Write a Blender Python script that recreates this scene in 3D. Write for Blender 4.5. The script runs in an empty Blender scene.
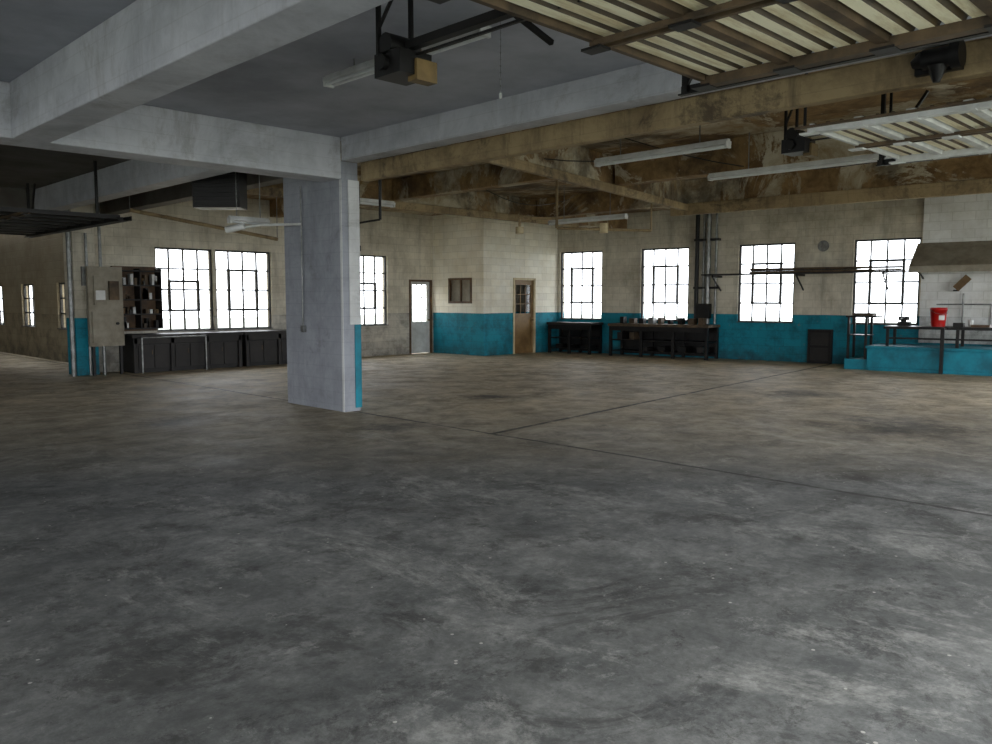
import bpy, math, random
from mathutils import Vector, Matrix
random.seed(7)
S=bpy.context.scene
def lin(c):
    return tuple([((v/255)/12.92 if v/255<=0.04045 else ((v/255+0.055)/1.055)**2.4) for v in c]+[1])
# ---------------- materials
class NT:
    def __init__(s,name):
        s.m=bpy.data.materials.new(name); s.m.use_nodes=True
        s.t=s.m.node_tree; s.n=s.t.nodes; s.l=s.t.links
        s.b=s.n['Principled BSDF']
        s.pos=s.n.new('ShaderNodeNewGeometry').outputs['Position']
    def link(s,a,b):
        if hasattr(a,'is_linked') or hasattr(a,'node'): s.l.new(a,b)
        else: b.default_value=a
    def noise(s,scale,detail=5,rough=.6,vec=None,dist=0):
        n=s.n.new('ShaderNodeTexNoise'); n.inputs['Scale'].default_value=scale
        n.inputs['Detail'].default_value=detail; n.inputs['Roughness'].default_value=rough
        n.inputs['Distortion'].default_value=dist
        s.l.new(vec or s.pos,n.inputs['Vector']); return n.outputs['Fac']
    def ramp(s,f,a,b):
        n=s.n.new('ShaderNodeMapRange'); n.inputs['From Min'].default_value=a; n.inputs['From Max'].default_value=b
        s.l.new(f,n.inputs['Value']); return n.outputs['Result']
    def mix(s,f,a,b,mode='MIX'):
        n=s.n.new('ShaderNodeMix'); n.data_type='RGBA'; n.blend_type=mode
        s.link(f,n.inputs[0]); s.link(a,n.inputs[6]); s.link(b,n.inputs[7]); return n.outputs[2]
    def math(s,op,a,b=0.0):
        n=s.n.new('ShaderNodeMath'); n.operation=op
        s.link(a,n.inputs[0]); s.link(b,n.inputs[1]); return n.outputs[0]
    def xyz(s):
        n=s.n.new('ShaderNodeSeparateXYZ'); s.l.new(s.pos,n.inputs[0]); return n.outputs
    def comb(s,x,y,z):
        n=s.n.new('ShaderNodeCombineXYZ'); s.link(x,n.inputs[0]); s.link(y,n.inputs[1]); s.link(z,n.inputs[2]); return n.outputs[0]
    def bump(s,h,st=.3,d=.02):
        n=s.n.new('ShaderNodeBump'); n.inputs['Strength'].default_value=st; n.inputs['Distance'].default_value=d
        s.l.new(h,n.inputs['Height']); s.l.new(n.outputs[0],s.b.inputs['Normal'])
    def fin(s,col,rough=.8,metal=0.0):
        s.link(col,s.b.inputs['Base Color']); s.link(rough,s.b.inputs['Roughness']); s.b.inputs['Metallic'].default_value=metal
        return s.m
def simple(name,c,c2=None,scale=3,rough=.7,metal=0.0,lo=.35,hi=.65,bump=0):
    t=NT(name)
    if c2 is None: c2=tuple(int(v*.75) for v in c)
    f=t.ramp(t.noise(scale,6,.65),lo,hi)
    col=t.mix(f,lin(c),lin(c2))
    if bump: t.bump(t.noise(scale*6,4),bump,.01)
    return t.fin(col,rough,metal)
def beampaint(name,c,dirt,rust,amt=.6):
    t=NT(name); x,y,z=t.xyz()
    col=t.mix(t.ramp(t.noise(1.2,8,.75,dist=.4),.42,.66),lin(c),lin(dirt))
    col=t.mix(t.math('MULTIPLY',t.ramp(t.noise(.7,11,.8,dist=.8),.54,.62),amt),col,lin(rust))
    st=t.ramp(t.noise(1.0,9,.75,vec=t.comb(t.math('MULTIPLY',x,5.0),t.math('MULTIPLY',y,5.0),t.math('MULTIPLY',z,.7))),.52,.7)
    col=t.mix(t.math('MULTIPLY',st,amt*.8),col,lin(rust))
    bd=t.ramp(t.math('ABSOLUTE',t.math('SUBTRACT',t.math('FRACT',t.math('MULTIPLY',z,5.5)),.5)),.0,.04)
    col=t.mix(t.math('MULTIPLY',t.math('SUBTRACT',1.0,bd),.2),col,lin(rust))
    t.bump(t.noise(9,6,.7),.2,.01); return t.fin(col,.65)
def blockwall(name,up,low,dirt,band=1.22,blocks=True,grime=1.0):
    t=NT(name); x,y,z=t.xyz()
    zz=t.math('ADD',z,t.math('MULTIPLY',t.math('SUBTRACT',t.noise(1.5),.5),.02))
    m=t.math('GREATER_THAN',zz,band)
    upc=t.mix(t.ramp(t.noise(1.1,8,.75),.42,.70),lin(up),lin(dirt))
    run=t.ramp(t.noise(1.0,8,.75,vec=t.comb(t.math('MULTIPLY',t.math('ADD',x,y),3.0),t.math('MULTIPLY',z,.35),1.7)),.50,.72)
    upc=t.mix(t.math('MULTIPLY',run,.6*grime),upc,lin(tuple(int(v*.58) for v in dirt)))
    top=t.math('MULTIPLY',t.ramp(z,2.9,4.1),t.ramp(t.noise(.8,6,.7),.3,.6))
    upc=t.mix(t.math('MULTIPLY',top,.5*grime),upc,lin(tuple(int(v*.55) for v in dirt)))
    lowc=t.mix(t.ramp(t.noise(2.0,7,.7),.45,.75),lin(low),lin(tuple(int(v*.5) for v in low)))
    chip=t.ramp(t.noise(4.5,8,.75),.63,.66)
    lowc=t.mix(t.math('MULTIPLY',chip,.7),lowc,lin((118,114,102)))
    foot=t.math('MULTIPLY',t.ramp(t.math('SUBTRACT',.5,z),0,.5),t.ramp(t.noise(3,6,.7),.3,.6))
    lowc=t.mix(t.math('MULTIPLY',foot,.7),lowc,lin((40,42,40)))
    col=t.mix(m,lowc,upc)
    if blocks:
        b=t.n.new('ShaderNodeTexBrick'); v=t.comb(t.math('ADD',x,y),z,0.0); t.l.new(v,b.inputs['Vector'])
        b.inputs['Scale'].default_value=1; b.inputs['Brick Width'].default_value=.4; b.inputs['Row Height'].default_value=.2
        b.inputs['Mortar Size'].default_value=.009; b.inputs['Mortar Smooth'].default_value=.5
        b.inputs['Color1'].default_value=(1,1,1,1); b.inputs['Color2'].default_value=(.9,.9,.9,1); b.inputs['Mortar'].default_value=(.78,.78,.76,1)
        col=t.mix(1.0,col,b.outputs['Color'],'MULTIPLY')
        inv=t.math('SUBTRACT',1.0,b.outputs['Fac']); t.bump(inv,.4,.008)
    return t.fin(col,.75)
def floor_mat():
    t=NT('stained_concrete'); x,y,z=t.xyz()
    big=t.ramp(t.noise(.32,6,.65,dist=.6),.42,.58)
    med=t.ramp(t.noise(1.7,12,.8,dist=.3),.40,.60)
    fine=t.ramp(t.noise(14,8,.85),.40,.60)
    mot=t.ramp(t.noise(5.5,12,.85,dist=.2),.42,.60)
    col=t.mix(med,lin((142,143,140)),lin((94,96,95)))
    col=t.mix(t.math('MULTIPLY',big,.55),col,lin((76,78,76)))
    col=t.mix(t.math('MULTIPLY',mot,.45),col,lin((62,63,62)))
    spot=t.ramp(t.noise(.9,12,.82,dist=.8),.53,.59)
    col=t.mix(t.math('MULTIPLY',spot,.6),col,lin((50,49,47)))
    spot2=t.ramp(t.noise(2.2,12,.86,dist=.3),.54,.59)
    col=t.mix(t.math('MULTIPLY',spot2,.6),col,lin((42,41,39)))
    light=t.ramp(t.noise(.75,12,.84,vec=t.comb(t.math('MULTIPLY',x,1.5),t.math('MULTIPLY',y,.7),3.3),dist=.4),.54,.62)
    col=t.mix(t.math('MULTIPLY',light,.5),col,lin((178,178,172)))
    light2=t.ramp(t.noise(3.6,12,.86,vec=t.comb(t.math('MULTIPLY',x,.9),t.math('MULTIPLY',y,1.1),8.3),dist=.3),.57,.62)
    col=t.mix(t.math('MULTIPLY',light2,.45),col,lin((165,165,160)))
    col=t.mix(t.math('MULTIPLY',fine,.4),col,lin((56,56,55)))
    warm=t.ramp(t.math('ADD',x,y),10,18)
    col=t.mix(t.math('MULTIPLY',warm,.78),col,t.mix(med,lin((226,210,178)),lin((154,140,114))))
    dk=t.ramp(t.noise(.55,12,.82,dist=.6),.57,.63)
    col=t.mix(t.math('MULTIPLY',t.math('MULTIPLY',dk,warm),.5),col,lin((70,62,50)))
    for cx,cy,r in ((10.9,3.6,1.1),(6.3,8.2,.5),(4.6,10.6,.6),(13.5,6.2,.8),(9.5,9.6,.6)):
        dx=t.math('SUBTRACT',x,cx); dy=t.math('SUBTRACT',y,cy)
        d=t.math('SQRT',t.math('ADD',t.math('MULTIPLY',dx,dx),t.math('MULTIPLY',dy,dy)))
        d=t.math('ADD',d,t.math('MULTIPLY',t.math('SUBTRACT',t.noise(1.8,12,.82),.5),4.5*r))
        f=t.ramp(t.math('SUBTRACT',r,d),0,.9*r)
        col=t.mix(t.math('MULTIPLY',f,.75),col,lin((38,35,32)))
    wob=t.math('MULTIPLY',t.math('SUBTRACT',t.noise(1.2),.5),.10)
    j1=t.math('LESS_THAN',t.math('ABSOLUTE',t.math('SUBTRACT',t.math('ADD',x,wob),6.85)),.028)
    yy=t.math('SUBTRACT',t.math('SUBTRACT',y,t.math('MULTIPLY',x,.12)),6.1)
    j2=t.math('LESS_THAN',t.math('ABSOLUTE',t.math('ADD',yy,t.math('MULTIPLY',wob,.4))),.04)
    j2=t.math('MULTIPLY',j2,t.math('GREATER_THAN',x,6.85))
    j3=t.math('LESS_THAN',t.math('ABSOLUTE',t.math('ADD',t.math('SUBTRACT',y,9.8),wob)),.015)
    j3=t.math('MULTIPLY',j3,t.math('LESS_THAN',x,6.85))
    j=t.math('MAXIMUM',t.math('MAXIMUM',j1,j2),t.math('MULTIPLY',j3,.5))
    j=t.math('MULTIPLY',j,t.ramp(t.noise(3.0,6,.7),.3,.5))
    col=t.mix(t.math('MULTIPLY',j,.85),col,lin((36,34,31)))
    v=t.n.new('ShaderNodeTexVoronoi'); v.inputs['Scale'].default_value=7; t.l.new(t.pos,v.inputs['Vector'])
    deb=t.math('MULTIPLY',t.math('LESS_THAN',v.outputs['Distance'],.06),t.math('GREATER_THAN',t.noise(2.2),.50))
    col=t.mix(t.math('MULTIPLY',deb,.7),col,lin((190,188,180)))
    t.bump(t.noise(9,8,.7),.25,.01)
    r=t.ramp(t.noise(1.1,5),.3,.7)
    n=t.n.new('ShaderNodeMapRange'); n.inputs['To Min'].default_value=.55; n.inputs['To Max'].default_value=.78; t.l.new(r,n.inputs['Value'])
    t.b.inputs['Specular IOR Level'].default_value=.35
    return t.fin(col,n.outputs['Result'])
def peel_mat(name='peeling_ceiling_paint'):
    t=NT(name)
    a=t.ramp(t.noise(.55,9,.75,dist=.8),.48,.51); b=t.ramp(t.noise(1.7,8,.75,dist=.6),.4,.62)
    c=t.mix(b,lin((192,184,162)),lin((146,126,92)))
    col=t.mix(a,c,t.mix(b,lin((104,80,50)),lin((154,126,84))))
    col=t.mix(t.math('MULTIPLY',t.ramp(t.noise(.35,7,.7),.52,.60),.7),col,lin((58,46,33)))
    t.bump(a,.3,.01)
    return t.fin(col,.85)
def fibre():
    t=NT('cream_fibreglass_rib')
    col=t.mix(t.ramp(t.noise(1.0,8,.75,vec=t.comb(*[t.math('MULTIPLY',q,k) for q,k in zip(t.xyz(),(1.2,7.0,1.0))])),.45,.72),lin((248,242,212)),lin((180,154,98)))
    return t.fin(col,.5)
GREY=beampaint('grey_beam_paint',(202,204,210),(172,175,182),(120,116,112),.35)
CEIL=simple('grey_ceiling_paint',(180,183,192),(148,151,160),.8,.75,bump=.2)
CEILD=simple('dingy_ceiling_paint',(116,114,110),(80,74,66),.8,.8,bump=.2)
PEEL=peel_mat()
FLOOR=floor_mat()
TURQ=(0,138,160)
WALLC=blockwall('painted_block_wall',(218,212,194),TURQ,(172,164,144),grime=.8)
WALLN=blockwall('cream_block_wall',(228,222,204),(208,203,190),(188,180,160),grime=.7)
WALLW=blockwall('white_block_wall',(250,247,232),TURQ,(234,226,202),grime=.3)
WALLT=blockwall('beige_annexe_wall',(172,160,134),(166,154,128),(146,132,106),blocks=True,grime=.25)
WALLD=blockwall('plain_block_wall',(150,148,142),(120,122,122),(110,108,100))
WHITEW=blockwall('white_masonry_wall',(232,234,232),(220,222,220),(204,204,196),grime=.4)
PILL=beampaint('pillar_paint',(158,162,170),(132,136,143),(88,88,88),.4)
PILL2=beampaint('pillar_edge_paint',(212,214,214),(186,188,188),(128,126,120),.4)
TEAL=simple('turquoise_paint',TURQ,(0,96,114),2,.6)
TAN=beampaint('aged_timber_paint',(158,138,102),(108,90,62),(56,44,29),.75)
RUST=simple('rusty_steel',(104,86,64),(58,48,36),4,.6,.3)
BLACK=simple('black_greasy_steel',(28,27,26),(14,13,12),5,.45,.4)
DARK=simple('dark_stained_wood',(38,34,31),(19,17,16),3,.6)
STEEL=simple('galvanised_steel',(150,152,150),(105,106,104),6,.4,.7)
WPAINT=simple('white_enamel',(215,217,215),(185,186,182),4,.45)
SASH=simple('steel_sash_paint',(66,68,68),(44,42,40),8,.6)
CREAM=fibre()
VALLEY=simple('dirty_fibreglass_valley',(84,70,46),(54,44,28),3,.6)
BEIGE=simple('beige_panel',(150,144,128),(116,108,92),3,.6)
CREAMD=simple('cream_door_paint',(214,200,164),(170,152,112),2,.6)
DOORB=simple('varnished_door',(140,112,70),(98,74,44),2,.5)
BROWNF=simple('brown_wood_trim',(104,78,50),(66,48,30),4,.6)
REDP=simple('red_plastic',(200,32,28),(170,22,20),4,.4)
BRASS=simple('dull_brass',(122,100,60),(80,66,38),6,.5,.2)
CARD=simple('cardboard',(120,98,68),(92,72,46),3,.8)
GRASS=simple('outdoor_ground',(170,172,160),(150,154,142),.5,.9)
TUBE=simple('lamp_tube',(225,228,228),(205,208,208),4,.3)
def glassm():
    m=bpy.data.materials.new('dusty_window_glass'); m.use_nodes=True; t=m.node_tree; t.nodes.clear()
    o=t.nodes.new('ShaderNodeOutputMaterial'); a=t.nodes.new('ShaderNodeBsdfTransparent'); b=t.nodes.new('ShaderNodeBsdfGlossy')
    a.inputs[0].default_value=(.95,.96,.97,1); b.inputs['Roughness'].default_value=.05
    x=t.nodes.new('ShaderNodeMixShader'); x.inputs[0].default_value=.04
    t.links.new(a.outputs[0],x.inputs[1]); t.links.new(b.outputs[0],x.inputs[2]); t.links.new(x.outputs[0],o.inputs[0]); return m
GLASS=glassm()
# ---------------- mesh builder
class MB:
    def __init__(s): s.v=[];s.f=[];s.mi=[];s.mats=[];s.sm=[]
    def mat(s,m):
        if m not in s.mats: s.mats.append(m)
        return s.mats.index(m)
    def add(s,vs,fs,m,M=None,smooth=False):
        o=len(s.v); k=s.mat(m)
        for p in vs:
            p=Vector(p); s.v.append(tuple(M@p) if M is not None else tuple(p))
        for f in fs: s.f.append([i+o for i in f]); s.mi.append(k); s.sm.append(smooth)
    def box(s,a,b,m,M=None):
        x0,y0,z0=[min(a[i],b[i]) for i in range(3)]; x1,y1,z1=[max(a[i],b[i]) for i in range(3)]
        vs=[(x0,y0,z0),(x1,y0,z0),(x1,y1,z0),(x0,y1,z0),(x0,y0,z1),(x1,y0,z1),(x1,y1,z1),(x0,y1,z1)]
        s.add(vs,[(0,3,2,1),(4,5,6,7),(0,1,5,4),(1,2,6,5),(2,3,7,6),(3,0,4,7)],m,M); return s
    def cyl(s,p0,p1,r,m,n=10,r2=None,M=None):
        if r2 is None: r2=r
        p0=Vector(p0);p1=Vector(p1);d=(p1-p0).normalized()
        u=d.orthogonal().normalized(); w=d.cross(u); vs=[]
        for p,rr in((p0,r),(p1,r2)):
            for i in range(n):
                a=2*math.pi*i/n; vs.append(p+u*math.cos(a)*rr+w*math.sin(a)*rr)
        s.add(vs,[(i,(i+1)%n,n+(i+1)%n,n+i) for i in range(n)],m,M,True)
        s.add(vs,[tuple(range(n-1,-1,-1)),tuple(range(n,2*n))],m,M); return s
    def tube(s,pts,r,m,n=8,M=None):
        for a,b in zip(pts[:-1],pts[1:]): s.cyl(a,b,r,m,n,M=M)
        return s
    def bar(s,p0,p1,w,h,m):
        p0=Vector(p0);p1=Vector(p1);d=p1-p0;L=d.length;d.normalize()
        up=Vector((0,0,1)) if abs(d.z)<.95 else Vector((1,0,0))
        y=up.cross(d).normalized(); z=d.cross(y)
        M=Matrix((d,y,z)).transposed().to_4x4(); M.translation=p0
        s.box((0,-w/2,-h/2),(L,w/2,h/2),m,M); return s
    def obj(s,name,bevel=0,parent=None):
        xs=[p[0] for p in s.v];ys=[p[1] for p in s.v];zs=[p[2] for p in s.v]
        c=Vector(((min(xs)+max(xs))/2,(min(ys)+max(ys))/2,min(zs)))
        me=bpy.data.meshes.new(name); me.from_pydata([tuple(Vector(p)-c) for p in s.v],[],s.f)
        for m in s.mats: me.materials.append(m)
        me.polygons.foreach_set('material_index',s.mi); me.polygons.foreach_set('use_smooth',s.sm); me.update()
        o=bpy.data.objects.new(name,me); S.collection.objects.link(o); o.location=c
        if bevel:
            b=o.modifiers.new('bevel','BEVEL'); b.width=bevel; b.segments=2; b.limit_method='ANGLE'
        return o
def frame(ox,oy,dx,dy):
    d=Vector((dx,dy,0)).normalized(); n=Vector((-d.y,d.x,0))
    M=Matrix((d,n,Vector((0,0,1)))).transposed().to_4x4(); M.translation=Vector((ox,oy,0)); return M
def wall(name,M,s0,s1,z1,th,ops,m):
    b=MB(); ss=sorted(set([s0,s1]+[o[0] for o in ops]+[o[1] for o in ops]))
    for a,c in zip(ss[:-1],ss[1:]):
        o=[q for q in ops if q[0]<=a+1e-6 and q[1]>=c-1e-6]; z=0
        for q in sorted(o,key=lambda q:q[2]):
            if q[2]>z: b.box((a,0,z),(c,th,q[2]),m,M)
            z=q[3]
        if z<z1: b.box((a,0,z),(c,th,z1),m,M)
    return b.obj(name)
def portal(M,s0,s1,z0,z1,off):
    L=bpy.data.lights.new('daylight_portal','AREA'); L.shape='RECTANGLE'; L.size=s1-s0; L.size_y=z1-z0
    L.cycles.is_portal=True
    o=bpy.data.objects.new('daylight_portal',L); S.collection.objects.link(o)
    R=M.to_3x3(); X=R.col[0]; Z=R.col[1]; Y=Z.cross(X)
    MM=Matrix((X,Y,Z)).transposed().to_4x4(); MM.translation=M@Vector(((s0+s1)/2,off,(z0+z1)/2)); o.matrix_world=MM
wn=[0]
def window(M,s0,s1,z0,z1,cols=4,rows=5,th=.2,vent=(1,3,1,3),mat=SASH,sill=None):
    wn[0]+=1; b=MB(); y0,y1=.07,.11; w=.045; h=.018
    b.box((s0,y0-.01,z0),(s0+w,y1+.01,z1),mat,M).box((s1-w,y0-.01,z0),(s1,y1+.01,z1),mat,M)
    b.box((s0+w,y0-.01,z0),(s1-w,y1+.01,z0+w),mat,M).box((s0+w,y0-.01,z1-w),(s1-w,y1+.01,z1),mat,M)
    for i in range(1,cols):
        s=s0+(s1-s0)*i/cols; b.box((s-h,y0,z0+w),(s+h,y1,z1-w),mat,M)
    for i in range(1,rows):
        z=z0+(z1-z0)*i/rows; b.box((s0+w,y0+.001,z-h),(s1-w,y1-.001,z+h),mat,M)
    if vent:
        a=s0+(s1-s0)*vent[0]/cols; c=s0+(s1-s0)*vent[1]/cols; p=z0+(z1-z0)*vent[2]/rows; q=z0+(z1-z0)*vent[3]/rows
        v=.028
        for (A,B) in (((a-v,p-v),(a+v,q+v)),((c-v,p-v),(c+v,q+v)),((a+v,p-v),(c-v,p+v)),((a+v,q-v),(c-v,q+v))):
            b.box((A[0],y0-.02,A[1]),(B[0],y1+.02,B[1]),mat,M)
    b.box((s0+w,.088,z0+w),(s1-w,.092,z1-w),GLASS,M)
    b.box((s0-.0,-.04,z0-.0),(s1+.0,.06,z0+.02),sill or mat,M)
    o=b.obj('window_%d'%wn[0]); portal(M,s0,s1,z0,z1,th+.02); return o
# ---------------- shell
MR=frame(19.5,16.8,.1277,-.9918)
MA=frame(0,19,1,0)
MBk=frame(7.1,36,0,-1)
MF=frame(24,-.8,-1,0)
MW=frame(-8,-.8,0,1)
MN=frame(-8,36,1,0)
MOL=frame(16.3,19,0,-1)
MOF=frame(16.3,16.8,1,0)
TOP=4.35
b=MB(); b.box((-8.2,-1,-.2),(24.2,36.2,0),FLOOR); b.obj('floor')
b=MB(); b.box((-60,-60,-.35),(80,80,-.21),GRASS); b.obj('ground')
wr=[(.1,1.59),(2.88,4.37),(5.79,7.28),(8.71,10.2)]
wall('wall_right',MR,-2.2,17.8,TOP,.25,[(a,c,1.0,3.07) for a,c in wr]+[(11.8,14.2,1.0,2.2)],WALLC)
for a,c in wr: window(MR,a,c,1.0,3.07,4,4,.25)
wa=[(7.9,9.3,.87,2.82),(9.37,10.87,.87,2.82),(13.05,14.58,.87,2.86)]
wall('wall_left',MA,6.1,19.4,TOP,.25,wa+[(15.37,16.25,0,2.2)],WALLN)
for q in wa: window(MA,*q,4,4,.25,vent=(1,3,1,2.4) if q[0]!=9.37 else (1,3,1,3))
wb=[(36-26.4,36-25.25,.84,2.05),(36-23.3,36-22.2,.84,2.05),(36-29.4,36-28.3,.84,2.05),(36-32.4,36-31.3,.84,2.05)]
wall('wall_annexe',MBk,0,16.75,TOP,.2,wb,WALLT)
for q in wb: window(MBk,*q,3,3,.2,vent=None)
fo=[(24-5.15,24-1.5,0,3.2),(24-10.2,24-6.95,0,3.2),(24+1.2,24+5.2,0,3.2),(24-19,24-14,0.0,3.1)]  # unseen openings, enlarged for fill daylight; the last one is added for it
wall('wall_front',MF,0,32,TOP,.25,fo,WALLD)
for q in fo: portal(MF,*q,.3)
wo=[(1.5,6.5,0,3.2),(12,16,0,3.0)]  # out of view; second opening added to let more sky light in
wall('wall_west',MW,0,36.8,TOP,.25,wo,WALLD)
for q in wo: portal(MW,*q,.3)
wall('wall_north',MN,0,15.1,TOP,.25,[],WALLT)
wall('wall_office_left',MOL,0,2.2,TOP,.15,[(.72,1.72,1.5,2.24)],WALLW)
wall('wall_office_front',MOF,.15,3.3,TOP,.15,[(1.21,2.18,0,2.25)],WALLW)
b=MB(); b.box((-8.2,-1,3.85),(6.85,10,TOP),CEIL); b.obj('ceiling')
b=MB(); b.box((-8.2,10,3.85),(6.85,36.2,TOP),CEILD); b.obj('ceiling_annexe')
b=MB(); b.box((6.85,-1,4.12),(24.2,20,TOP),PEEL); b.obj('ceiling_workshop')
# ---------------- doors
def panel_door(name,M,s0,s1,h,mat,fr,glass,pan=None):
    b=MB(); t=.06
    b.box((s0,-.02,0),(s0+t,.13,h),fr,M).box((s1-t,-.02,0),(s1,.13,h),fr,M).box((s0+t,-.02,h-t),(s1-t,.13,h),fr,M)
    a,c=s0+t,s1-t; y0,y1=.04,.09
    b.box((a,y0,.01),(a+.1,y1,h-t),mat,M).box((c-.1,y0,.01),(c,y1,h-t),mat,M)
    g0,g1=glass
    for z0,z1 in ((.01,.22),(g0-.12,g0),(g1,h-t)): b.box((a+.1,y0,z0),(c-.1,y1,z1),mat,M)
    b.box((a+.1,.06,.22),(c-.1,.075,g0-.12),pan or mat,M)
    b.box((a+.1,.062,g0),(c-.1,.068,g1),GLASS,M)
    for i in (1,2):
        s=a+.1+(c-a-.2)*i/3; b.box((s-.01,y0+.01,g0),(s+.01,y1-.01,g1),mat,M)
        z=g0+(g1-g0)*i/3; b.box((a+.1,y0+.012,z-.01),(c-.1,y1-.012,z+.01),mat,M)
    b.cyl((c-.05,y0-.06,1.0),(c-.05,y0,1.0),.028,BRASS,M=M)
    return b.obj(name)
panel_door('door_1',MOF,1.21,2.18,2.25,DOORB,CREAMD,(1.2,2.05),DOORB)
panel_door('door_2',MA,15.37,16.25,2.2,WPAINT,BROWNF,(.95,2.05))
portal(MA,15.37,16.25,.95,2.1,.27)
b=MB()
for q in (((.72,-.03,1.5),(.78,.12,2.24)),((1.66,-.03,1.5),(1.72,.12,2.24)),((.78,-.03,1.5),(1.66,.12,1.56)),((.78,-.03,2.18),(1.66,.12,2.24)),((1.2,.0,1.56),(1.24,.08,2.18))):
    b.box(q[0],q[1],BROWNF,MOL)
b.box((.78,.05,1.56),(1.66,.055,2.18),BEIGE,MOL); b.obj('window_hatch')
# ---------------- structure
b=MB(); b.box((6.7,9.75,0),(6.975,11.3,3.53),PILL)
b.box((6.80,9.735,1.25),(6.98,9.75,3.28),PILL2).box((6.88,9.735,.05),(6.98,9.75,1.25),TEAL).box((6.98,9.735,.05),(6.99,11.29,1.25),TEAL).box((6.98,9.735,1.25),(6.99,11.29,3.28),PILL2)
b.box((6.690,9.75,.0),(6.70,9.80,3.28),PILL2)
b.obj('concrete_pillar',.006)
def beam(name,p0,p1,w,z0,z1,m,bev=.012):
    b=MB(); zc=(z0+z1)/2
    b.bar((p0[0],p0[1],zc),(p1[0],p1[1],zc),w,z1-z0,m); return b.obj(name,bev)
beam('concrete_beam',(2.79,-.8),(2.79,9.75),.37,3.28,3.85,GREY)
beam('concrete_beam',(-8,9.98),(6.7,9.98),.46,3.28,3.85,GREY)
beam('concrete_beam',(6.84,-.8),(6.84,9.75),.28,3.53,4.12,GREY)
beam('concrete_beam',(6.84,11.3),(6.84,19),.28,3.45,4.12,CEILD)
beam('concrete_beam',(5.5,10.21),(5.5,19),.3,3.38,3.85,GREY)
beam('concrete_beam',(-2.5,-.8),(-2.5,9.75),.37,3.28,3.85,GREY)
beam('concrete_beam',(-8,18.9),(6.1,18.9),.4,3.3,3.85,CEILD)
beam('timber_header',(7.06,-.8),(7.06,9.7),.14,3.28,3.53,TAN)
beam('concrete_beam',(7.0,8.15),(15.5,9.85),.3,3.6,4.12,PEEL)
beam('timber_header',(7.2,7.95),(15.35,9.55),.1,3.46,3.6,TAN)
beam('concrete_beam',(15.4,9.9),(16.2,-.8),.28,3.55,4.12,PEEL)
beam('timber_header',(15.2,9.9),(16.0,-.8),.12,3.38,3.62,TAN)
beam('concrete_beam',(12.0,8.9),(12.0,-.8),.3,3.62,4.12,PEEL)
beam('concrete_beam',(7.0,14.0),(19.6,14.4),.3,3.62,4.12,PEEL)
beam('timber_header',(7.2,13.75),(17,13.95),.1,3.5,3.66,TAN)
beam('concrete_beam',(11.0,9.2),(11.0,19),.28,3.7,4.12,PEEL)
beam('concrete_beam',(15.6,10.1),(15.6,14.0),.28,3.65,4.12,PEEL)
b=MB(); b.box((5.95,18.45,0),(6.4,18.995,4.1),WALLC); b.obj('masonry_pillar',.01)
# ---------------- overhead doors
def ohdoor(name,x0,x1,y0,y1,z,sec=.6,stiles=4,fr=None,vi=VALLEY,rib=None,near=True):
    fr=fr or RUST; rib=rib or CREAM
    b=MB(); n=int(round((y1-y0)/sec)); sec=(y1-y0)/n
    for k in range(n):
        a=y0+k*sec+.03; c=a+sec-.06
        p=.135; m=max(1,int(round((c-a)/p))); p=(c-a)/m
        for i in range(m):
            t=a+i*p
            pr=[(t,z+.03),(t+p*.12,z-.0),(t+p*.74,z-.0),(t+p*.86,z+.03),(t+p,z+.03)]
            for j in range(4):
                mm=rib if j in(1,) else vi
                b.add([(x0,pr[j][0],pr[j][1]),(x1,pr[j][0],pr[j][1]),(x1,pr[j+1][0],pr[j+1][1]),(x0,pr[j+1][0],pr[j+1][1])],[(0,1,2,3)],mm)
        b.box((x0,a-.03,z-.03),(x1,a+.005,z+.03),fr)
        b.box((x0,c-.005,z-.03),(x1,c+.03,z+.03),fr)
    for i in range(stiles):
        x=x0+(x1-x0)*i/(stiles-1); w=.045
        if 0<i<stiles-1:
            b.box((x-.06,y0,z-.05),(x-.03,y1,z-.02),RUST).box((x+.03,y0,z-.05),(x+.06,y1,z-.02),RUST)
        else: b.box((x-w,y0,z-.06),(x+w,y1,z+.0),fr)
    for k in range(n+1):
        y=y0+k*sec
        for i in range(stiles):
            x=x0+(x1-x0)*i/(stiles-1); b.box((x-.05,y-.07,z-.065),(x+.05,y+.07,z-.05),BLACK if near else fr)
    for x in (x0-.07,x1+.09):
        if x<x0 and not near: 
            b.box((x-.015,y0-.15,z-.02),(x+.015,y1+.1,z-.0),RUST); b.box((x-.01,y1,z),(x+.01,y1+.02,3.85),BLACK); continue
        b.box((x-.02,y0-.15,z-.06),(x+.02,y1+.25,z-.05),BLACK)
        b.box((x+.02,y0-.15,z-.06),(x+.025,y1+.25,z+.01),BLACK)
        for y in (y1+.2,y0+1.2):
            b.box((x-.02,y-.02,z-.05),(x+.02,y+.02,3.85),BLACK)
    b.bar((x1+.09,y1+.2,z+.0),(x1+.09,y1-.25,3.8),.03,.03,BLACK)
    return b.obj(name)
ohdoor('overhead_garage_door',1.5,5.05,-.5,3.05,3.1)
ohdoor('overhead_garage_door',7.24,9.4,-.5,3.3,3.13,sec=.42,stiles=3,fr=WPAINT,vi=RUST,near=False)
ohdoor('overhead_garage_door',1.0,4.9,13.0,17.6,2.86,fr=BLACK,vi=BLACK,rib=DARK)
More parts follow.
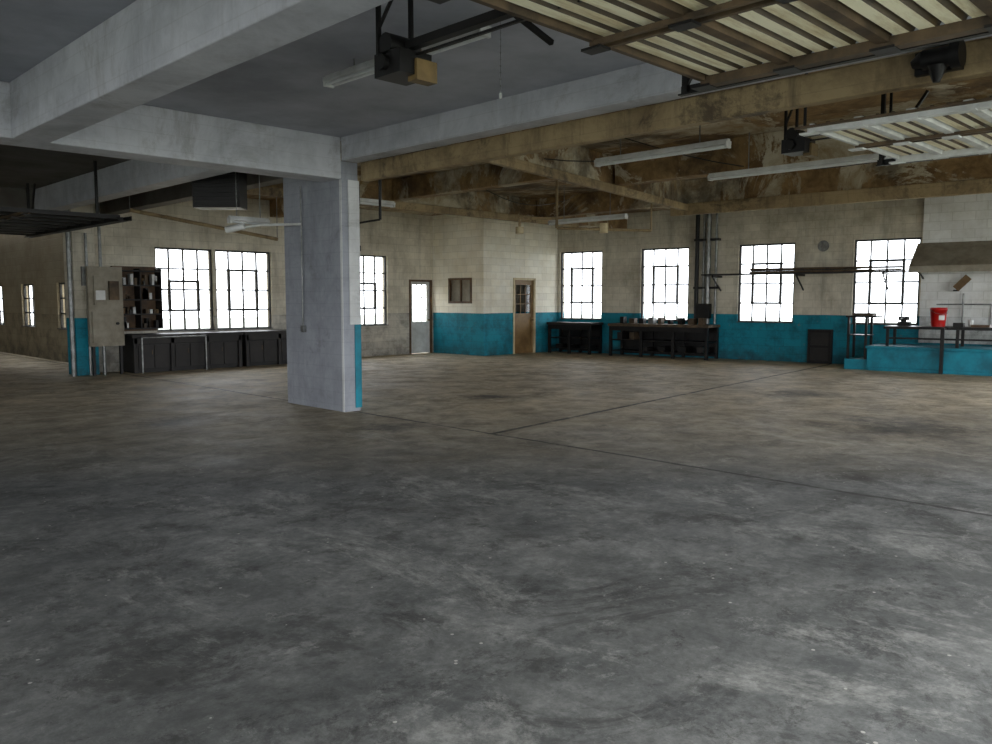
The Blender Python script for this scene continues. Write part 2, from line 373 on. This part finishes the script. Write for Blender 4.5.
def opener(name,x,y,z,yend,q=.8):
    b=MB()
    b.box((x-.17*q,y-.12*q,z-.12*q),(x+.15*q,y+.2*q,z+.06*q),BLACK).box((x-.02,y-.15*q,z-.16*q),(x+.18*q,y-.03,z+.0),BRASS)
    b.cyl((x-.17*q,y+.05,z+.12*q),(x+.12*q,y+.05,z+.12*q),.085*q,BLACK,14).cyl((x+.12*q,y+.05,z+.12*q),(x+.16*q,y+.05,z+.12*q),.05*q,RUST,12)
    b.cyl((x-.22*q,y+.05,z-.02),(x-.17*q,y+.05,z-.02),.06*q,BLACK,12)
    b.box((x-.03,yend,z+.07),(x+.03,y+.1,z+.12),BLACK)
    b.box((x-.01,yend,z+.02),(x+.01,y,z+.035),BLACK)
    for dx in(-.13,.13):
        b.bar((x+dx,y+.12,z+.04),(x+dx,y+.12,3.84),.025,.025,BLACK)
    b.bar((x-.13,y+.12,z+.2),(x+.13,y+.12,3.8),.018,.018,BLACK)
    b.bar((x,y-.9,z+.1),(x+.0,y-.9,3.84),.022,.022,BLACK)
    b.bar((x,y-.9,z+.1),(x+.35,y-.9,z+.0),.028,.028,BLACK)
    return b.obj(name)
opener('garage_door_opener',3.36,4.15,3.09,1.0)
opener('garage_door_opener',8.6,4.0,3.25,1.0)
b=MB()
b.cyl((6.86,2.05,3.42),(6.86,2.25,3.42),.075,BLACK,16).cyl((6.86,1.98,3.42),(6.86,2.05,3.42),.10,BLACK,18).cyl((6.86,2.25,3.42),(6.86,2.33,3.4),.07,BLACK,12,r2=.03).box((6.92,2.0,3.33),(6.985,2.33,3.5),BLACK)
b.cyl((6.86,2.15,3.24),(6.86,2.15,3.36),.025,BLACK,10,r2=.075)
b.obj('door_spring_drum')
# ---------------- lamps
def fluoro(name,p0,p1,drop=None,top=3.85):
    b=MB(); p0=Vector(p0);p1=Vector(p1); d=(p1-p0).normalized(); s=Vector((-d.y,d.x,0))
    b.bar(p0+Vector((0,0,.03)),p1+Vector((0,0,.03)),.12,.04,WPAINT)
    b.bar(p0+Vector((0,0,.06)),p1+Vector((0,0,.06)),.06,.03,WPAINT)
    for k in(-.035,.035): b.cyl(p0+d*.04+s*k-Vector((0,0,.015)),p1-d*.04+s*k-Vector((0,0,.015)),.015,TUBE,10)
    for q in (p0,p1-d*.03): b.bar(q-Vector((0,0,.012)),q+d*.03-Vector((0,0,.012)),.11,.045,WPAINT)
    for t in (.2,.8):
        q=p0.lerp(p1,t); b.cyl(q+Vector((0,0,.06)),(q.x,q.y,top),.008,STEEL,6)
    return b.obj(name)
fluoro('fluorescent_light',(4.65,4.76,3.70),(4.65,6.97,3.70))
fluoro('fluorescent_light',(9.3,5.25,3.5),(9.3,7.3,3.5),top=4.12)
fluoro('fluorescent_light',(8.2,12.3,3.35),(9.6,12.3,3.35),top=4.12)
fluoro('fluorescent_light',(14.0,12.3,3.3),(14.0,10.2,3.3),top=4.12)
fluoro('fluorescent_light',(11.65,3.6,3.5),(11.65,6.9,3.5),top=4.12)
fluoro('fluorescent_light',(5.95,11.6,2.78),(6.6,11.6,2.78))
b=MB(); b.cyl((4.65,4.6,3.2),(4.65,4.6,3.85),.003,STEEL,6)
for i in range(12): b.cyl((4.65,4.6,3.2+i*.05),(4.65,4.6,3.212+i*.05),.006,STEEL,6)
b.cyl((4.65,4.6,3.16),(4.65,4.6,3.2),.012,WPAINT,8); b.obj('pull_chain')
MH=frame(5.75,12.35,1,-1)
b=MB(); b.box((0,0,3.02),(.72,.4,3.6),BLACK,MH)
for i in range(8): b.box((.03,-.03,3.05+i*.066),(.69,0,3.065+i*.066),BLACK,MH)
for x in(.08,.64): b.cyl((x,.2,3.6),(x,.2,3.84),.012,STEEL,6,M=MH)
b.obj('unit_heater')
b=MB(); b.tube([(6.66,10.75,3.27),(6.66,10.75,1.2)],.012,STEEL).box((6.64,10.71,1.12),(6.688,10.79,1.22),STEEL)
b.tube([(6.66,10.75,2.72),(6.3,11.3,2.72),(6.0,11.5,2.66)],.02,WPAINT).cyl((6.1,11.4,2.70),(5.9,11.6,2.64),.05,WPAINT)
b.obj('conduit_pipe')
b=MB(); b.tube([(6.6,17,3.4),(9.9,17,2.99)],.04,TAN); b.tube([(6.6,17,3.4),(6.6,17,3.84)],.01,STEEL).tube([(9.9,17,2.99),(9.9,17,4.1)],.01,STEEL); b.obj('hanging_pipe')
b=MB(); b.tube([(7.25,9.6,3.7),(7.25,9.6,3.3),(7.25,9.6,2.75)],.02,BLACK).box((7.0,9.85,2.95),(7.08,10.05,3.25),BLACK).box((7.0,9.8,2.3),(7.05,9.95,2.38),BLACK)
b.tube([(7.25,9.6,2.75),(7.04,9.9,2.7)],.015,BLACK); b.obj('switch_conduit')
b=MB()
for (a,c,sag) in (((7.2,9.0,4.05),(12,8.0,4.05),.3),((9.5,7.5,4.05),(15.0,5.0,4.05),.4),((11,12,4.05),(15.6,13,4.05),.35)):
    a=Vector(a);c=Vector(c); pts=[a.lerp(c,i/12)-Vector((0,0,sag*math.sin(math.pi*i/12))) for i in range(13)]; b.tube(pts,.008,BLACK,6)
b.obj('slung_cable')
# ---------------- left wall fittings
b=MB(); 
for x,r in((5.86,.05),(6.48,.035)): b.tube([(x,18.38,0),(x,18.38,3.8)],r,STEEL)
b.tube([(6.2,18.38,0),(6.2,18.38,3.0)],.03,STEEL); b.box((6.1,18.36,1.9),(6.3,18.45,2.3),STEEL); b.obj('wall_pipe')
b=MB(); b.box((6.15,18.2,.62),(6.85,18.3,2.3),BEIGE).box((6.2,18.16,.7),(6.8,18.2,1.35),BEIGE).box((6.25,18.15,1.5),(6.5,18.2,2.1),BEIGE)
b.box((6.28,18.14,1.6),(6.47,18.15,1.8),WPAINT)
b.box((6.56,18.15,1.6),(6.76,18.2,2.0),RUST).cyl((6.7,18.12,1.1),(6.7,18.16,1.1),.03,BLACK)
for x in(6.2,6.76): b.box((x,18.22,0),(x+.05,18.3,.62),BLACK)
b.obj('electrical_panel')
b=MB(); b.box((6.9,18.88,.9),(7.85,18.98,2.35),BROWNF)
for i in range(5): b.box((6.9,18.55,.95+i*.32),(7.85,18.9,.975+i*.32),DARK)
for x in(6.9,7.36,7.83): b.box((x,18.55,.95),(x+.02,18.9,2.3),DARK)
for i in range(34):
    x=6.95+random.random()*.8; k=random.randrange(4); h=.08+random.random()*.18
    if 7.28<x<7.4: x=7.5
    b.box((x,18.6,.976+k*.32),(x+.06,18.75,.976+k*.32+h),random.choice([STEEL,CARD,WPAINT,RUST,BLACK]))
b.obj('parts_shelf')
def workbench(name,M,s0,s1,dep,h,topm,frontm,nd=4,clutter=True,solid=False):
    b=MB(); y1=-.06; y0=-dep
    b.box((s0,y0,h-.07),(s1,y1,h),topm,M)
    b.box((s0+.04,y0+.02,h-.2),(s1-.04,y0+.05,h-.07),frontm,M)
    n=nd+1
    for i in range(n):
        s=s0+.03+(s1-s0-.14)*i/nd
        for y in(y0+.02,y1-.1): b.box((s,y,0),(s+.08,y+.08,h-.07),frontm,M)
    for z in (.14,.45): b.box((s0+.05,y0+.08,z),(s1-.05,y1-.02,z+.03),frontm,M)
    b.box((s0+.04,y1-.02,.05),(s1-.04,y1,h-.07),BLACK,M)
    if solid:
        for i in range(nd):
            a=s0+.03+(s1-s0-.14)*i/nd+.08; c=s0+.03+(s1-s0-.14)*(i+1)/nd
            b.box((a,y0+.07,.06),(c,y0+.075,h-.2),BLACK,M)
            b.box((a+.03,y0+.05,.1),((a+c)/2-.01,y0+.07,h-.23),frontm,M).box(((a+c)/2+.01,y0+.05,.1),(c-.03,y0+.07,h-.23),frontm,M)
            b.box(((a+c)/2-.05,y0+.04,.4),((a+c)/2-.03,y0+.05,.5),RUST,M)
        b.box((s0+.05,y0+.1,0.0),(s1-.05,y1,.06),BLACK,M)
        for s in (s0+.04,s1-.07): b.box((s,y0+.08,.06),(s+.03,y1,h-.07),BLACK,M)
    elif clutter:
        s=s0+.2
        while s<s1-.4:
            w=.12+.2*random.random(); z=random.choice([.171,.481]); 
            b.box((s,y0+.2,z),(s+w,y1-.15,z+.08+.12*random.random()),random.choice([BLACK,BLACK,DARK,RUST]),M); s+=w+.1+.3*random.random()
    return b.obj(name,.004)
workbench('workbench',MA,7.0,9.6,.85,.84,DARK,DARK,3,solid=True)
workbench('workbench',MA,9.65,12.4,.85,.84,DARK,DARK,3,solid=True)
workbench('workbench',MR,.15,1.7,.8,.93,DARK,BLACK,2)
workbench('workbench',MR,2.3,5.35,.85,.93,RUST,BLACK,3)
b=MB()
for i in range(9):
    s=2.5+i*.3; h=.08+.12*random.random(); b.box((s,-.5,.93),(s+.08+.1*random.random(),-.3,.93+h),random.choice([BLACK,RUST,STEEL]),MR)
b.obj('bench_tools')
b=MB(); b.tube([(7.15,18.02,0),(7.15,18.02,.78),(8.6,18.02,.78),(8.6,18.02,0)],.018,STEEL); b.obj('pipe_stand')
# ---------------- right wall fittings
b=MB()
for s,y,r in((4.66,-.12,.06),(4.85,-.1,.04),(5.0,-.16,.075),(5.2,-.1,.035)): b.tube([(s,y,.95),(s,y,4.1)],r,random.choice([STEEL,BLACK]),M=MR)
b.box((4.6,-.2,1.9),(5.3,-.03,1.96),BLACK,MR).box((4.6,-.2,3.2),(5.3,-.03,3.26),BLACK,MR); b.box((4.72,-.24,1.1),(5.1,-.1,1.5),BLACK,MR)
b.obj('riser_pipe')
b=MB()
for s in(5.3,7.5,9.5): 
    b.box((s,-.62,2.2),(s+.05,-.0,2.25),BLACK,MR); b.bar(MR@Vector((s+.025,-.6,2.2)),MR@Vector((s+.025,-.02,1.85)),.03,.03,BLACK)
for y,z,s0,s1,m in((-.55,2.27,5.0,9.3,DARK),(-.45,2.27,5.5,10.1,DARK),(-.35,2.27,6.0,9.9,DARK),(-.5,2.31,6.3,9.9,RUST),(-.4,2.32,6.4,8.9,DARK),(-.25,2.27,5.2,9.0,STEEL),(-.45,2.36,6.3,9.0,DARK)):
    b.box((s0,y-.045,z-.02),(s1,y+.04,z+.018),m,MR)
b.tube([(6.3,-.5,2.39),(9.9,-.47,2.37)],.025,RUST,M=MR)
b.obj('lumber_rack')
b=MB(); b.box((7.7,-.12,0),(8.3,-.05,.86),DARK,MR)
for q in(7.72,8.22): b.box((q,-.14,.02),(q+.06,-.12,.84),BLACK,MR)
for z in(.02,.4,.78): b.box((7.78,-.14,z),(8.22,-.12,z+.06),BLACK,MR)
b.obj('leaning_board')
b=MB(); b.cyl((7.98,-.02,2.95),(7.98,-.0,2.95),.14,STEEL,20,M=MR).cyl((7.98,-.03,2.95),(7.98,-.02,2.95),.09,STEEL,20,M=MR); b.obj('wall_vent')
b=MB(); b.box((10.25,-.12,.6),(11.75,-.003,4.1),WHITEW,MR); b.box((11.75,-.12,2.2),(15,-.003,4.1),WHITEW,MR); b.box((14.25,-.12,.6),(15,-.003,2.2),WHITEW,MR); b.obj('chimney_breast')
b=MB(); b.box((9.45,-1.5,0),(15,-.125,.5),TEAL,MR).box((8.95,-1.45,0),(9.45,-.2,.24),TEAL,MR).box((9.42,-1.53,.5),(15,-.125,.56),TEAL,MR).box((9.5,-1.54,0),(15,-1.5,.08),TEAL,MR); b.obj('masonry_plinth',.01)
b=MB(); vs=[(10.15,-1.0,2.3),(14.5,-1.0,2.3),(14.5,-.13,2.85),(10.15,-.13,2.85),(10.15,-1.0,2.36),(14.5,-1.0,2.36),(14.5,-.13,2.92),(10.15,-.13,2.92)]
b.add(vs,[(0,3,2,1),(4,5,6,7),(0,1,5,4),(1,2,6,5),(2,3,7,6),(3,0,4,7)],BEIGE,MR); b.box((10.15,-1.01,2.22),(14.5,-.97,2.36),BEIGE,MR)
for s in(10.3,12,14.3): b.bar(MR@Vector((s,-.95,2.28)),MR@Vector((s,-.13,2.1)),.03,.03,BLACK)
b.obj('sloped_shelf')
b=MB(); b.box((9.75,-1.35,.95),(14.8,-.55,1.01),BLACK,MR)
for s in(9.8,11.2,12.8,14.7):
    for y in(-1.33,-.62): b.box((s,y,.56),(s+.06,y+.06,.95),BLACK,MR)
b.box((9.8,-1.3,.72),(14.7,-1.26,.76),BLACK,MR)
b.box((10.95,-1.63,0),(11.02,-1.56,.95),BLACK,MR).box((10.95,-1.63,.95),(11.02,-1.3,1.0),BLACK,MR)
b.obj('steel_bench',.004)
b=MB()
b.box((9.95,-.95,1.01),(10.2,-.75,1.1),BLACK,MR).cyl((10.07,-.85,1.1),(10.07,-.85,1.16),.05,BLACK,M=MR).box((9.98,-1.0,1.14),(10.16,-.72,1.22),BLACK,MR).cyl((10.07,-1.2,1.18),(10.07,-1.0,1.18),.015,STEEL,M=MR)
b.obj('bench_vise')
b=MB(); b.box((11.1,-1.1,1.01),(11.3,-.9,1.1),BLACK,MR).box((11.45,-1.1,1.01),(11.8,-.8,1.06),BROWNF,MR).cyl((11.4,-.8,1.01),(11.4,-.8,1.16),.05,WPAINT,12,M=MR)
b.obj('bench_clutter')
b=MB(); b.bar(MR@Vector((11.0,-.3,1.85)),MR@Vector((11.25,-.3,2.12)),.02,.16,CARD); b.box((10.95,-.3,1.8),(11.05,-.13,1.83),BLACK,MR); b.obj('wall_bracket_board')
b=MB()
for s in(8.98,9.36):
    for y in(-1.4,-.9): b.box((s,y,.24),(s+.05,y+.05,1.2),BLACK,MR)
b.box((8.95,-1.43,1.2),(9.6,-.82,1.24),BLACK,MR).box((8.97,-1.4,.78),(9.44,-.86,.8),BLACK,MR).box((9.05,-1.3,1.24),(9.5,-.95,1.3),RUST,MR)
b.obj('tool_stand')
def bucket(name,P,r=.17,h=.42):
    b=MB(); P=Vector(P); n=24; prof=[(r*.82,0),(r*.98,h*.86),(r*1.06,h*.86),(r*1.06,h*.92),(r,h*.92),(r,h),(r*.94,h),(r*.78,.02)]
    vs=[];fs=[]
    for rr,z in prof:
        for i in range(n): a=2*math.pi*i/n; vs.append(P+Vector((rr*math.cos(a),rr*math.sin(a),z)))
    for k in range(len(prof)-1):
        for i in range(n): fs.append((k*n+i,k*n+(i+1)%n,(k+1)*n+(i+1)%n,(k+1)*n+i))
    b.add(vs,fs,REDP,None,True); b.add(vs,[tuple(range(n-1,-1,-1)),tuple((len(prof)-1)*n+i for i in range(n))],REDP)
    lab=[];lf=[]
    for i in range(9):
        a=math.radians(200+i*6)
        for z,q in((h*.35,.9),(h*.6,.94)): lab.append(P+Vector((r*q*1.03*math.cos(a),r*q*1.03*math.sin(a),z)))
    for i in range(8): lf.append((2*i,2*i+2,2*i+3,2*i+1))
    b.add(lab,lf,WPAINT)
    pts=[]
    for i in range(13):
        t=math.pi*i/12; ph=math.radians(135)
        ax=Vector((math.cos(ph),math.sin(ph),0)); fr=Vector((-1,-1,0)).normalized()
        pts.append(P+ax*(r*1.08*math.cos(t))+fr*(r*1.1*math.sin(t))+Vector((0,0,h*.88-.22*math.sin(t)*h)))
    b.tube(pts,.005,STEEL,6); return b.obj(name)
bucket('red_bucket',tuple(MR@Vector((10.80,-1.05,1.01))))
b=MB(); b.tube([MR@Vector(p) for p in((11.15,-.2,1.01),(11.15,-.2,1.75))],.02,STEEL)
b.tube([MR@Vector(p) for p in((10.6,-.14,1.5),(11.7,-.14,1.5),(11.7,-.14,1.0))],.015,STEEL)
b.obj('water_pipe')
b=MB(); b.tube([(13.2,11.4,4.1),(13.2,11.4,3.1),(14.6,10.0,3.05)],.03,TAN).tube([(13.2,11.4,3.3),(12.6,11.9,3.3),(12.6,11.9,3.05)],.03,TAN)
b.cyl((12.6,11.9,2.98),(12.6,11.9,3.12),.09,CREAMD).cyl((13.9,10.7,3.0),(13.9,10.7,3.2),.09,CREAMD)
b.tube([(14.6,10.0,3.05),(14.6,10.0,4.1)],.02,TAN); b.obj('gas_pipework')
# ---------------- world + camera
w=bpy.data.worlds.new('overcast_sky'); S.world=w; w.use_nodes=True
bg=w.node_tree.nodes['Background']; bg.inputs[0].default_value=(.94,.965,1.0,1); bg.inputs[1].default_value=3.3
cam=bpy.data.cameras.new('camera'); cam.lens=29.76; cam.sensor_width=36; cam.clip_end=300
co=bpy.data.objects.new('camera',cam); S.collection.objects.link(co)
co.location=(0,0,1.6); co.rotation_euler=(math.radians(90-5.02),0,math.radians(-45)); S.camera=co
S.view_settings.view_transform='Standard'
S.view_settings.exposure=1.25
S.cycles.max_bounces=10; S.cycles.diffuse_bounces=6
